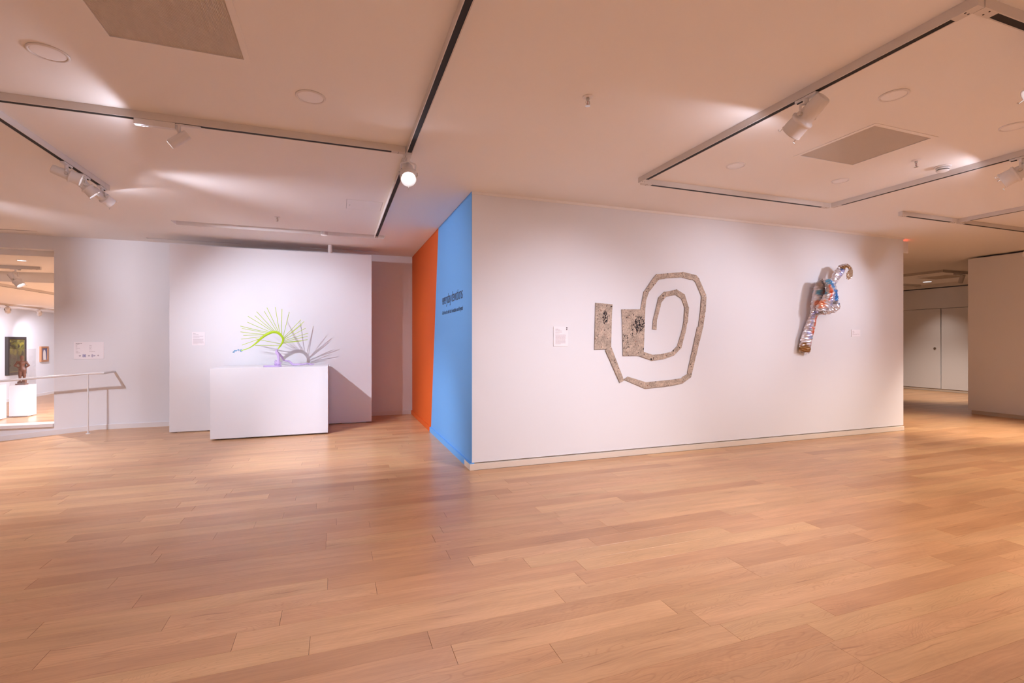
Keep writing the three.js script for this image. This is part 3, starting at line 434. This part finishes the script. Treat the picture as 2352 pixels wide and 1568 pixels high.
// ---------------------------------------------------------------- spiral work on the white wall
{
  const W = 1024, r = rng(5), n2 = createNoise2D(r), data = new Uint8Array(W * W * 4), U0 = 2.9, Y0 = 0.8, S = 1.7;
  const flecks = (n, lo, hi, col) => [...Array(n)].map(() => [r() * W, r() * W, lo + (hi - lo) * r() * r(), r() * 3.14, 0.35 + 0.5 * r(), col]);
  for (let j = 0; j < W; j++) for (let i = 0; i < W; i++) {
    const k = 1 + 0.10 * n2(i * 0.012, j * 0.012) + 0.09 * n2(i * 0.05, j * 0.05) + 0.07 * n2(i * 0.2, j * 0.2), p = (j * W + i) * 4;
    data[p] = 184 * k; data[p + 1] = 166 * k; data[p + 2] = 150 * k; data[p + 3] = 255;
  }
  const ink = (cx, cy, a, th, q, [R, G, B], f = 0.9) => { const c = Math.cos(th), s = Math.sin(th), e = Math.ceil(a) + 1; for (let y = -e; y <= e; y++) for (let x = -e; x <= e; x++) { const X = (x * c + y * s) / a, Y = (-x * s + y * c) / (a * q); if (X * X + Y * Y > 1) continue; const i = Math.round(cx + x), j = Math.round(cy + y); if (i < 0 || j < 0 || i >= W || j >= W) continue; const p = (j * W + i) * 4; data[p] += (R - data[p]) * f; data[p + 1] += (G - data[p + 1]) * f; data[p + 2] += (B - data[p + 2]) * f; } };
  for (const [x, y, a, th, q, c] of [...flecks(1500, 1.4, 5, [34, 24, 24]), ...flecks(700, 1.5, 5, [232, 208, 186]), ...flecks(420, 2, 7, [132, 84, 62]), ...flecks(150, 4, 10, [30, 22, 24])]) ink(x, y, a, th, q, c);
  const at = (u, y) => [((u - U0) / S) * W, ((y - Y0) / S) * W];
  for (const [u, y, w, h, n] of [[3.545, 1.625, 0.075, 0.1, 230], [3.06, 1.69, 0.035, 0.09, 90], [3.46, 1.55, 0.06, 0.08, 40], [3.35, 1.4, 0.05, 0.1, 50]]) for (let k = 0; k < n; k++) { const a = r() * 6.28, d = Math.sqrt(r()), [x, yy] = at(u + Math.cos(a) * d * w, y + Math.sin(a) * d * h); ink(x, yy, 1.5 + 5 * r(), 0.9 + r(), 0.35 + 0.4 * r(), r() < 0.12 ? [222, 204, 184] : [26, 20, 26], 0.92); }
  const t = new THREE.DataTexture(data, W, W); t.colorSpace = THREE.SRGBColorSpace; t.magFilter = THREE.LinearFilter; t.needsUpdate = true;
  const mat = new THREE.MeshStandardMaterial({ map: t, roughness: 0.8 }), edge = M(0.42, 0.34, 0.28, 0.85);
  const o = thing('spiral_relief', 'speckled stone-coloured spiral of angular panels on white wall', 'artwork', [3.75, 0.82, 5.17]);
  const panels = [[[2.931,1.87],[3.164,1.858],[3.152,1.663]],[[2.931,1.87],[3.152,1.663],[3.143,1.317],[2.917,1.313]],[[3.066,1.301],[3.143,1.344],[3.324,0.929],[3.265,0.906]],[[3.324,0.942],[3.382,0.974],[3.653,0.895],[3.633,0.82]],[[3.653,0.898],[3.994,0.916],[4.008,0.844],[3.633,0.82]],[[3.994,0.916],[4.197,0.934],[4.208,0.873],[4.005,0.844]],[[4.194,0.945],[4.292,0.992],[4.334,0.944],[4.208,0.873]],[[4.278,1.006],[4.341,1.236],[4.415,1.229],[4.334,0.947]],[[4.341,1.23],[4.391,1.426],[4.469,1.42],[4.415,1.223]],[[4.391,1.42],[4.438,1.6],[4.527,1.593],[4.477,1.415]],[[4.452,1.595],[4.487,1.804],[4.563,1.8],[4.527,1.59]],[[4.487,1.798],[4.505,1.991],[4.579,1.999],[4.566,1.794]],[[4.513,1.985],[4.405,2.191],[4.462,2.228],[4.582,2.011]],[[4.412,2.183],[4.334,2.228],[4.419,2.269],[4.469,2.222]],[[4.194,2.235],[4.204,2.302],[4.419,2.269],[4.344,2.208]],[[3.926,2.21],[3.913,2.266],[4.204,2.3],[4.198,2.236]],[[3.799,2.255],[3.919,2.266],[3.929,2.204],[3.829,2.189]],[[3.752,2.202],[3.805,2.255],[3.835,2.191],[3.686,2.027],[3.614,2.024]],[[3.614,2.03],[3.688,2.027],[3.646,1.92],[3.633,1.803],[3.565,1.798]],[[3.295,1.799],[3.633,1.808],[3.61,1.281],[3.545,1.232],[3.313,1.232]],[[3.568,1.287],[3.736,1.241],[3.741,1.169],[3.542,1.23]],[[3.736,1.239],[3.87,1.246],[3.896,1.184],[3.741,1.169]],[[3.87,1.246],[4.035,1.275],[4.06,1.229],[3.896,1.184]],[[4.032,1.278],[4.124,1.352],[4.183,1.329],[4.06,1.227]],[[4.124,1.357],[4.187,1.523],[4.243,1.518],[4.183,1.329]],[[4.187,1.523],[4.222,1.661],[4.274,1.656],[4.243,1.514]],[[4.222,1.655],[4.24,1.845],[4.299,1.846],[4.278,1.65]],[[4.24,1.843],[4.18,1.969],[4.236,2.011],[4.299,1.846]],[[4.093,2.007],[4.104,2.075],[4.236,2.011],[4.187,1.958]],[[3.926,2.035],[4.104,2.07],[4.097,2.007],[3.946,1.979]],[[3.832,1.959],[3.919,2.035],[3.951,1.983],[3.872,1.898]],[[3.832,1.961],[3.872,1.902],[3.859,1.842],[3.799,1.835]],[[3.799,1.84],[3.856,1.842],[3.805,1.678],[3.755,1.683]],[[3.755,1.688],[3.808,1.683],[3.801,1.557],[3.741,1.563]]];
  panels.forEach((pts, k) => {
    const g = ext(pts, 0.008, 0.0012), P = g.attributes.position, uv = g.attributes.uv;
    for (let i = 0; i < P.count; i++) uv.setXY(i, (P.getX(i) - U0) / S, (P.getY(i) - Y0) / S);
    g.translate(0, 0, -5.166 + 0.0022 * (k % 3));
    part(o, 'panel', g, [mat, edge]);
  });
}
// ---------------------------------------------------------------- foil work
const n3 = createNoise3D(rng(3));
function flatTube(path, width, depth, spread, N = 70, K = 22, amp = 0.006, seed = 0) {     // flattened crumpled tube; spread gives the wide direction at each path point
  const c = new THREE.CatmullRomCurve3(path.map((p) => V3(...p))), pos = [], idx = [], lerp = (arr, s) => { const x = s * (arr.length - 1), i = Math.min(arr.length - 2, Math.floor(x)); return arr[i] + (arr[i + 1] - arr[i]) * (x - i); };
  for (let i = 0; i <= N; i++) {
    const s = i / N, p = c.getPoint(s), tan = c.getTangent(s), ang = lerp(spread, s);
    let side = new THREE.Vector3().crossVectors(tan, new THREE.Vector3(0, 0, 1)); if (side.length() < 0.1) side.set(1, 0, 0); side.normalize(); const out = new THREE.Vector3().crossVectors(side, tan).normalize();
    const A = side.clone().multiplyScalar(Math.cos(ang)).addScaledVector(out, Math.sin(ang)), B = new THREE.Vector3().crossVectors(A, tan).normalize();
    for (let j = 0; j < K; j++) {
      const a = (j / K) * Math.PI * 2, q = p.clone().addScaledVector(A, Math.cos(a) * lerp(width, s) / 2).addScaledVector(B, Math.sin(a) * lerp(depth, s) / 2);
      const f = (1 - Math.abs(n3(q.x * 22 + seed, q.y * 22, q.z * 22))) * 1.2 + 0.6 * (1 - Math.abs(n3(q.x * 55, q.y * 55 + seed, q.z * 55))) - 1.1;
      const nrm = A.clone().multiplyScalar(Math.cos(a) * 0.4).addScaledVector(B, Math.sin(a)).normalize(); q.addScaledVector(nrm, f * amp * 1.6); pos.push(q.x, q.y, q.z);
    }
  }
  for (let i = 0; i < N; i++) for (let j = 0; j < K; j++) { const a = i * K + j, b = i * K + (j + 1) % K, d = a + K, e = b + K; idx.push(a, b, d, b, e, d); }
  for (const [row, flip] of [[0, 0], [N, 1]]) { const ci = pos.length / 3, p = c.getPoint(row / N); pos.push(p.x, p.y, p.z); for (let j = 0; j < K; j++) { const a = row * K + j, b = row * K + (j + 1) % K; flip ? idx.push(a, b, ci) : idx.push(b, a, ci); } }
  const g = new THREE.BufferGeometry(); g.setAttribute('position', new THREE.BufferAttribute(new Float32Array(pos), 3)); g.setIndex(idx); g.computeVertexNormals(); return g;
}
{
  const foil = new THREE.MeshPhysicalMaterial({ vertexColors: true, roughness: 0.34, metalness: 0.45 });
  const o = thing('foil_sculpture', 'crumpled silver foil wall sculpture painted blue, orange and gold', 'artwork', [6.55, 1.25, 5.05]);
  const SIL = [0.66, 0.62, 0.66], BLU = [0.05, 0.22, 0.58], TEA = [0.12, 0.30, 0.42], ORA = [0.75, 0.13, 0.04], LIL = [0.42, 0.42, 0.68], BRO = [0.30, 0.15, 0.05], TAN = [0.42, 0.30, 0.20], GRY = [0.36, 0.31, 0.29];
  const blob = (list) => (x, y, z) => { let c = SIL; for (const [u, yy, ru, ry, col, ang = 0] of list) { const dx = x - u, dy = y - yy, X = dx * Math.cos(ang) + dy * Math.sin(ang), Y = -dx * Math.sin(ang) + dy * Math.cos(ang); if ((X / ru) ** 2 + (Y / ry) ** 2 + 0.55 * n3(x * 38, y * 38, z * 38) < 1) c = col; } return c; };
  const paint = (g, f) => { const p = g.attributes.position, c = new Float32Array(p.count * 3); for (let i = 0; i < p.count; i++) { const k = f(p.getX(i), p.getY(i), -p.getZ(i)); c.set(k, i * 3); } g.setAttribute('color', new THREE.BufferAttribute(c, 3)); return g; };
  const all = blob([
    [6.28, 1.30, 0.13, 0.055, BRO], [6.25, 1.37, 0.035, 0.03, BRO], [6.40, 1.53, 0.03, 0.075, ORA, 0.25], [6.43, 1.70, 0.02, 0.10, ORA, -0.2], [6.38, 1.46, 0.03, 0.035, [0.3, 0.45, 0.7]], [6.33, 1.62, 0.016, 0.14, LIL, -0.25], [6.36, 1.78, 0.02, 0.07, LIL, -0.2], [6.33, 1.47, 0.014, 0.06, LIL, -0.2], [6.37, 1.38, 0.02, 0.06, [0.55, 0.3, 0.3]],
    [6.41, 1.93, 0.06, 0.06, [0.75, 0.30, 0.18]], [6.52, 2.10, 0.026, 0.12, ORA, -0.03], [6.44, 2.16, 0.045, 0.14, GRY], [6.41, 2.10, 0.035, 0.04, TEA], [6.55, 2.25, 0.075, 0.045, TEA], [6.61, 2.20, 0.035, 0.09, [0.10, 0.32, 0.68]], [6.68, 2.03, 0.055, 0.10, BLU, 0.25], [6.73, 2.09, 0.02, 0.03, ORA], [6.66, 1.955, 0.05, 0.028, GRY], [6.57, 2.0, 0.022, 0.09, LIL, -0.25], [6.43, 1.815, 0.045, 0.022, GRY],
    [6.82, 2.40, 0.022, 0.085, LIL, -0.55], [6.80, 2.42, 0.014, 0.06, BLU, -0.55], [6.72, 2.22, 0.03, 0.03, LIL], [6.85, 2.47, 0.07, 0.03, BRO], [6.95, 2.39, 0.06, 0.11, TAN], [6.93, 2.48, 0.03, 0.04, BRO]]);
  const P = (name, g) => { const f = paint(g, all).toNonIndexed(); f.computeVertexNormals(); part(o, name, f, foil); };
  P('lower_strip', flatTube([[6.27, 1.252, 5.12], [6.282, 1.305, 5.11], [6.297, 1.438, 5.10], [6.351, 1.591, 5.09], [6.385, 1.745, 5.07], [6.39, 1.83, 5.05]], [0.19, 0.2, 0.175, 0.155, 0.13, 0.12], [0.03, 0.05, 0.05, 0.045, 0.05, 0.05], [0, 0.1, 0.15, 0.2, 0.1, 0], 40, 14, 0.009, 1));
  P('back_fold', flatTube([[6.40, 1.82, 5.06], [6.41, 1.95, 5.04], [6.45, 2.08, 5.03], [6.485, 2.19, 5.01], [6.53, 2.25, 4.98]], [0.12, 0.15, 0.17, 0.18, 0.12], [0.06, 0.08, 0.1, 0.09, 0.06], [0, 0.1, 0.3, 0.3, 0.2], 30, 14, 0.011, 2));
  P('front_fold', flatTube([[6.55, 2.285, 4.99], [6.545, 2.2, 4.95], [6.53, 2.08, 4.93], [6.49, 1.95, 4.95], [6.43, 1.85, 4.99], [6.42, 1.8, 5.02]], [0.18, 0.2, 0.19, 0.2, 0.17, 0.1], [0.04, 0.06, 0.06, 0.06, 0.06, 0.04], [0, 0.15, 0.1, 0, -0.1, 0], 36, 16, 0.012, 3));
  P('right_fold', flatTube([[6.6, 2.28, 5.0], [6.645, 2.19, 4.97], [6.665, 2.08, 4.96], [6.69, 1.99, 4.97], [6.695, 1.94, 4.98]], [0.1, 0.11, 0.12, 0.14, 0.12], [0.04, 0.06, 0.07, 0.07, 0.04], [0, 0, 0.2, 0.3, 0.2], 28, 14, 0.011, 4));
  P('pouch', flatTube([[6.40, 1.815, 5.0], [6.5, 1.835, 4.96], [6.6, 1.87, 4.94], [6.7, 1.915, 4.95], [6.765, 1.955, 4.99]], [0.06, 0.1, 0.12, 0.1, 0.05], [0.05, 0.08, 0.1, 0.08, 0.03], [0, 0.2, 0.2, 0.1, 0], 30, 14, 0.012, 5));
  P('upper_arm', flatTube([[6.64, 2.17, 5.03], [6.69, 2.235, 5.02], [6.74, 2.32, 5.0], [6.80, 2.41, 4.98], [6.84, 2.475, 4.96]], [0.06, 0.1, 0.12, 0.13, 0.11], [0.03, 0.045, 0.05, 0.05, 0.04], [0, 0.2, 0.25, 0.2, 0], 30, 14, 0.009, 6));
  P('curled_end', flatTube([[6.80, 2.465, 4.97], [6.87, 2.492, 4.955], [6.93, 2.485, 4.945], [6.965, 2.43, 4.94], [6.955, 2.36, 4.95], [6.925, 2.30, 4.96]], [0.09, 0.08, 0.08, 0.12, 0.13, 0.03], [0.03, 0.03, 0.03, 0.03, 0.03, 0.015], [0.9, 0.9, 0.6, 0.25, 0, 0], 34, 12, 0.006, 7));
  part(o, 'hanging_peg', rod(V3(6.45, 2.18, 5.169), V3(6.45, 2.18, 5.04), 0.006, 8), steel);
}
// ---------------------------------------------------------------- green spine sculpture on the pedestal
{
  const green = M(0.50, 0.74, 0.01, 0.5), paleGreen = M(0.50, 0.66, 0.04, 0.55), lilac = M(0.60, 0.46, 0.78, 0.5), cyan = M(0.07, 0.33, 0.60, 0.45);
  const o = thing('spine_sculpture', 'lime green arched spine sculpture with thin rays and lilac leg', 'artwork', [-0.85, 1.026, 8.2]);
  const r = rng(9), v0 = 8.33;
  const spine = [[-1.345,1.268],[-1.231,1.313],[-1.141,1.385],[-1.064,1.464],[-0.985,1.522],[-0.907,1.552],[-0.841,1.541],[-0.794,1.501],[-0.768,1.443],[-0.781,1.384],[-0.821,1.318],[-0.843,1.286]], c = new THREE.CatmullRomCurve3(spine.map(([u, y]) => V3(u, y, v0)));
  const rad = (s) => 0.006 + 0.0125 * Math.pow(Math.sin(Math.PI * Math.min(1, Math.max(0, (s - 0.1) / 0.95))), 1.2);
  const beads = [];
  { const g = new THREE.TubeGeometry(c, 120, 1, 12), p = g.attributes.position; for (let i = 0; i <= 120; i++) { const q = c.getPointAt(i / 120); for (let j = 0; j <= 12; j++) { const k = i * 13 + j, x = p.getX(k) - q.x, y = p.getY(k) - q.y, z = p.getZ(k) - q.z, R = rad(i / 120); p.setXYZ(k, q.x + x * R, q.y + y * R, q.z + z * R); } } g.computeVertexNormals(); beads.push(g); }
  for (let i = 0; i < 34; i++) { const s = 0.3 + (0.64 * i) / 33, q = c.getPointAt(s), tan = c.getTangentAt(s), g = new THREE.TorusGeometry(rad(s) * 0.95, 0.0042, 6, 14); g.applyQuaternion(new THREE.Quaternion().setFromUnitVectors(new THREE.Vector3(0, 0, 1), tan)); g.translate(q.x, q.y, q.z); beads.push(g); }
  part(o, 'spine', join(beads), green);
  const rays = [[[-0.959,1.544],[-1.339,1.638]],[[-0.985,1.53],[-1.339,1.606]],[[-1.005,1.515],[-1.345,1.552]],[[-1.012,1.508],[-1.326,1.499]],[[-1.025,1.486],[-1.345,1.442]],[[-1.051,1.464],[-1.32,1.353]],[[-0.946,1.555],[-1.269,1.703]],[[-0.92,1.563],[-1.25,1.789]],[[-0.894,1.559],[-1.173,1.806]],[[-0.874,1.555],[-1.137,1.863]],[[-0.847,1.545],[-1.025,1.87]],[[-0.821,1.531],[-1.001,1.932]],[[-0.814,1.531],[-0.876,1.935]],[[-0.79,1.501],[-0.774,1.905]],[[-0.768,1.48],[-0.683,1.87]],[[-0.761,1.465],[-0.511,1.747]],[[-0.754,1.45],[-0.47,1.726]],[[-0.754,1.458],[-0.498,1.673]],[[-0.754,1.436],[-0.443,1.614]],[[-0.761,1.414],[-0.409,1.54]],[[-0.761,1.399],[-0.415,1.488]],[[-0.768,1.392],[-0.422,1.436]],[[-0.768,1.377],[-0.504,1.414]],[[-0.788,1.37],[-1.141,1.449]],[[-0.801,1.34],[-1.167,1.349]]];
  rays.forEach(([a, b], i) => { const dv = ((i * 0.618) % 1 - 0.5) * 0.2, A = V3(a[0], a[1], v0), Bp = V3(b[0], b[1], v0 + dv), mid = A.clone().lerp(Bp, 0.5).add(new THREE.Vector3(0, -0.006 + 0.01 * r(), 0)); part(o, 'ray', new THREE.TubeGeometry(new THREE.CatmullRomCurve3([A, mid, Bp]), 8, 0.004, 6), paleGreen); });
  const tip = [[-1.345,1.27],[-1.383,1.278],[-1.415,1.267],[-1.434,1.264],[-1.449,1.247]];
  part(o, 'beaded_tip', join([...tip.map(([u, y], i) => { const g = new THREE.TorusGeometry(0.015 - 0.002 * i, 0.004, 7, 16); g.rotateY(0.5 + i * 1.3); g.rotateX(i); g.translate(u, y, -v0); return g; }), new THREE.TubeGeometry(new THREE.CatmullRomCurve3(tip.map(([u, y], i) => V3(u, y + 0.006 * (i % 2 ? 1 : -1), v0))), 24, 0.004, 6), rod(V3(-1.426, 1.249, v0), V3(-1.436, 1.236, v0 - 0.01), 0.003, 6)]), cyan);
  const leg = [[-0.843,1.289],[-0.86,1.246],[-0.834,1.201],[-0.825,1.15],[-0.825,1.099],[-0.834,1.033]];
  part(o, 'leg', flatTube([...leg.slice(0, 5).map(([u, y], i) => [u + 0.003 * i, y, v0 - 0.05 * i]), [-0.812, 1.07, 8.1]], [0.02, 0.034, 0.04, 0.036, 0.032, 0.04], [0.018, 0.026, 0.028, 0.026, 0.026, 0.03], [0, 0.3, 0.6, 0.3, 0, 0], 40, 14, 0.002, 11), lilac);
  const sole = new THREE.Shape(); sole.moveTo(-1.008, 0); sole.bezierCurveTo(-1.012, 0.045, -0.93, 0.05, -0.88, 0.036); sole.bezierCurveTo(-0.84, 0.03, -0.775, 0.05, -0.772, 0.005); sole.bezierCurveTo(-0.775, -0.045, -0.84, -0.04, -0.89, -0.034); sole.bezierCurveTo(-0.95, -0.045, -1.008, -0.045, -1.008, 0);
  const sg = new THREE.ExtrudeGeometry(sole, { depth: 0.014, bevelEnabled: true, bevelThickness: 0.004, bevelSize: 0.004, bevelSegments: 2 }); sg.rotateX(-Math.PI / 2); sg.translate(0, 1.031, -8.09); const shoe = part(o, 'shoe', sg, lilac);
  part(shoe, 'heel_cup', flatTube([[-0.862, 1.062, 8.1], [-0.845, 1.07, 8.1], [-0.815, 1.078, 8.1], [-0.79, 1.07, 8.1], [-0.78, 1.06, 8.1]], [0.03, 0.06, 0.075, 0.06, 0.03], [0.05, 0.06, 0.06, 0.06, 0.04], [0, 0, 0, 0, 0], 24, 14, 0.003, 13), lilac);
  part(shoe, 'bow', join([[-0.85, 1.112, 0.7], [-0.838, 1.116, -0.6]].map(([u, y, a]) => { const g = new THREE.TorusGeometry(0.012, 0.0035, 6, 14); g.scale(1.4, 0.8, 1); g.rotateZ(a); g.translate(u, y, -8.09); return g; })), lilac);
  const tail = [[-0.851,1.253],[-0.788,1.172],[-0.748,1.113],[-0.681,1.097],[-0.627,1.045],[-0.545,1.051],[-0.477,1.042],[-0.422,1.061],[-0.367,1.04],[-0.315,1.031]];
  part(o, 'trailing_strip', flatTube(tail.map(([u, y], i) => [u, Math.max(y, 1.05), v0 - (i > 3 ? 0.008 * (i - 3) : 0)]), [0.02, 0.032, 0.036, 0.032, 0.034, 0.03, 0.034, 0.03, 0.026, 0.012], [0.02, 0.024, 0.022, 0.02, 0.022, 0.02, 0.022, 0.02, 0.018, 0.01], [0, 0.8, 1.6, 2.4, 3.0, 3.6, 4.4, 5.2, 6, 6.2], 90, 14, 0.0025, 15), lilac);
}
// ---------------------------------------------------------------- things in the side gallery
{
  const gf = -0.69;
  const p = thing('statuette_pedestal', 'white pedestal under the dark statuette in the side gallery', 'pedestal', [-8.2, gf, 17.5], 'side gallery pedestals');
  const turn = (g, u, v, a) => { g.translate(-u, 0, v); g.rotateY(a); g.translate(u, 0, -v); return g; };
  part(p, 'box', rbx(-8.46, -8.04, gf + 0.03, gf + 0.885, 17.34, 17.72, 0.004), wallPaint); part(p, 'plinth', bx(-8.40, -8.10, gf, gf + 0.03, 17.4, 17.66), wallPaint);
  const q = thing('gallery_pedestal', 'white pedestal cut by the left picture edge', 'pedestal', [-8.75, gf, 16.9], 'side gallery pedestals');
  part(q, 'box', rbx(-8.98, -8.4, gf + 0.03, gf + 0.93, 16.66, 17.1, 0.004), wallPaint); part(q, 'plinth', bx(-8.92, -8.46, gf, gf + 0.03, 16.72, 17.04), wallPaint);
  // glass case
  const T = gf + 0.885, Hc = 1.0, glass = new THREE.MeshPhysicalMaterial({ color: 0xffffff, roughness: 0, transmission: 1, thickness: 0, ior: 1.45 });
  const cs = thing('glass_case', 'clear glass case over the statuette', 'case', [-8.25, T, 17.53]);
  const a0 = -8.455, a1 = -8.045, b0 = 17.345, b1 = 17.715;
  for (const g of [bx(a0, a1, T + 0.001, T + Hc, b0, b0 + 0.006), bx(a0, a1, T + 0.001, T + Hc, b1 - 0.006, b1), bx(a0, a0 + 0.006, T + 0.001, T + Hc, b0 + 0.006, b1 - 0.006), bx(a1 - 0.006, a1, T + 0.001, T + Hc, b0 + 0.006, b1 - 0.006), bx(a0, a1, T + Hc, T + Hc + 0.006, b0, b1)]) part(cs, 'pane', g, glass);
  // statuette: standing figure, hands on hips
  const S = 0.8, J = { head: [0, 0.95, 0.056], chin: [0, 0.905, 0.044], neck: [0, 0.845, 0.03], chest: [0, 0.74, 0.075], belly: [0.005, 0.62, 0.058], hip: [0.01, 0.52, 0.078], sl: [-0.105, 0.785, 0.034], sr: [0.105, 0.785, 0.034], el: [-0.175, 0.66, 0.026], er: [0.18, 0.66, 0.026], wl: [-0.075, 0.585, 0.022], wr: [0.09, 0.575, 0.022], kl: [-0.045, 0.32, 0.042], kr: [0.06, 0.32, 0.042], al: [-0.05, 0.11, 0.026], ar: [0.062, 0.11, 0.026], fl: [-0.055, 0.085, 0.022], fr: [0.068, 0.085, 0.022], hl: [-0.04, 0.5, 0.055], hr: [0.055, 0.5, 0.055] };
  const bones = ['head chin', 'chin neck', 'neck chest', 'chest belly', 'belly hip', 'chest sl', 'chest sr', 'sl el', 'sr er', 'el wl', 'er wr', 'hip hl', 'hip hr', 'hl kl', 'hr kr', 'kl al', 'kr ar', 'al fl', 'ar fr'].map((b) => b.split(' ').map((k) => J[k]));
  const R = 64, mc = new MarchingCubes(R, new THREE.MeshBasicMaterial(), false, false, 60000), half = 0.52, cy = 0.52; mc.isolation = 0;
  for (let k = 0; k < R; k++) for (let j = 0; j < R; j++) for (let i = 0; i < R; i++) {
    const x = ((i - R / 2) / (R / 2)) * half, y = ((j - R / 2) / (R / 2)) * half + cy, z = ((k - R / 2) / (R / 2)) * half * 0.5; let d = 9;
    for (const [[ax, ay, ar], [bx_, by, br]] of bones) { const ex = bx_ - ax, ey = by - ay, L = ex * ex + ey * ey, s = Math.max(0, Math.min(1, ((x - ax) * ex + (y - ay) * ey) / L)), q2 = Math.hypot(x - ax - ex * s, y - ay - ey * s, z) - (ar + (br - ar) * s); const kk = 0.025, h = Math.max(kk - Math.abs(d - q2), 0) / kk; d = Math.min(d, q2) - h * h * kk * 0.25; }
    mc.field[i + j * R + k * R * R] = -d;
  }
  mc.update();
  const n = mc.count, g = new THREE.BufferGeometry(); g.setAttribute('position', new THREE.BufferAttribute(mc.positionArray.slice(0, n * 3), 3)); g.setAttribute('normal', new THREE.BufferAttribute(mc.normalArray.slice(0, n * 3), 3));
  g.scale(half, half, half * 0.5); g.translate(0, cy, 0); g.scale(S, S, S); const fg = mergeVertices(g); fg.computeVertexNormals(); fg.rotateY(0.25); fg.translate(-8.26, T + 0.012, -17.5);
  const bronze = M(0.16, 0.065, 0.04, 0.38), st = thing('statuette', 'dark brown carved standing figure with hands on hips', 'statuette', [-8.26, T, 17.5]);
  part(st, 'figure', fg, bronze); const bs = part(st, 'base', rbx(-8.37, -8.15, T + 0.001, T + 0.04, 17.42, 17.58, 0.006), bronze); part(bs, 'stump', join([rbx(-8.24, -8.165, T + 0.04, T + 0.15, 17.45, 17.54, 0.012), rbx(-8.34, -8.27, T + 0.04, T + 0.10, 17.45, 17.54, 0.01)]), bronze);
  // two framed pictures on the picture wall, which faces right
  function picture(name, label, v0, v1, y0, y1, fw, frameMat, depth, draw) {
    const t = thing(name, label, 'picture', [-10.7, y0, (v0 + v1) / 2]), u0 = -10.699, u1 = u0 + depth;
    part(t, 'frame', join([bx(u0, u1, y0, y0 + fw, v0, v1), bx(u0, u1, y1 - fw, y1, v0, v1), bx(u0, u1, y0 + fw, y1 - fw, v0, v0 + fw), bx(u0, u1, y0 + fw, y1 - fw, v1 - fw, v1)]), frameMat);
    const w = v1 - v0 - 2 * fw, h = y1 - y0 - 2 * fw, pg = new THREE.PlaneGeometry(w, h); pg.rotateY(Math.PI / 2); pg.translate(u1 - 0.02, (y0 + y1) / 2, -(v0 + v1) / 2);
    part(t, 'canvas', pg, new THREE.MeshStandardMaterial({ map: canvasTex(256, 340, draw), roughness: 0.6 }));
  }
  picture('framed_painting', 'large dark framed painting with yellow-green patches in side gallery', 21.7, 22.76, 0.24, 1.57, 0.09, M(0.05, 0.038, 0.035, 0.5), 0.09, (x, w, h) => { const r = rng(41); x.fillStyle = '#3c342c'; x.fillRect(0, 0, w, h); for (let i = 0; i < 260; i++) { const yy = r() * h, up = yy < h * 0.45; x.fillStyle = up ? ['#7c7432', '#a79a3c', '#59582c', '#4a4432', '#8a8650'][Math.floor(r() * 5)] : ['#4b4a3a', '#5a5340', '#6c6450', '#3f4034', '#57604a'][Math.floor(r() * 5)]; x.globalAlpha = 0.55; x.beginPath(); x.ellipse(r() * w, yy, 6 + 22 * r(), 5 + 30 * r(), r() * 3, 0, 7); x.fill(); } x.globalAlpha = 1; x.strokeStyle = '#8d7a3c'; x.lineWidth = 6; x.strokeRect(3, 3, w - 6, h - 6); });
  picture('gilt_picture', 'small gilt framed picture of a pale shape in side gallery', 23.78, 24.3, 0.62, 1.215, 0.07, M(0.46, 0.22, 0.11, 0.45), 0.06, (x, w, h) => { x.fillStyle = '#6f6a86'; x.fillRect(0, 0, w, h); x.fillStyle = '#e9e1dc'; x.beginPath(); x.moveTo(w * 0.3, h); x.bezierCurveTo(w * 0.2, h * 0.5, w * 0.25, h * 0.15, w * 0.45, h * 0.12); x.bezierCurveTo(w * 0.75, h * 0.15, w * 0.75, h * 0.5, w * 0.82, h); x.fill(); });
  const fv = thing('floor_vent', 'thin dark floor grille in the side gallery', 'vent', [-7.0, gf, 18.0]); part(fv, 'grille', join([0, 1, 2, 3].map((k) => bx(-8.0, -6.2, gf + 0.0005, gf + 0.005, 18.62 + k * 0.025, 18.635 + k * 0.025))), ductShadeAndGrille);
}

// ---------------------------------------------------------------- shadows, picture
scene.traverse((o) => { if (o.isMesh) { o.castShadow = true; o.receiveShadow = true; } if (o.isLight) o.castShadow = true; });
renderer.render(scene, camera);
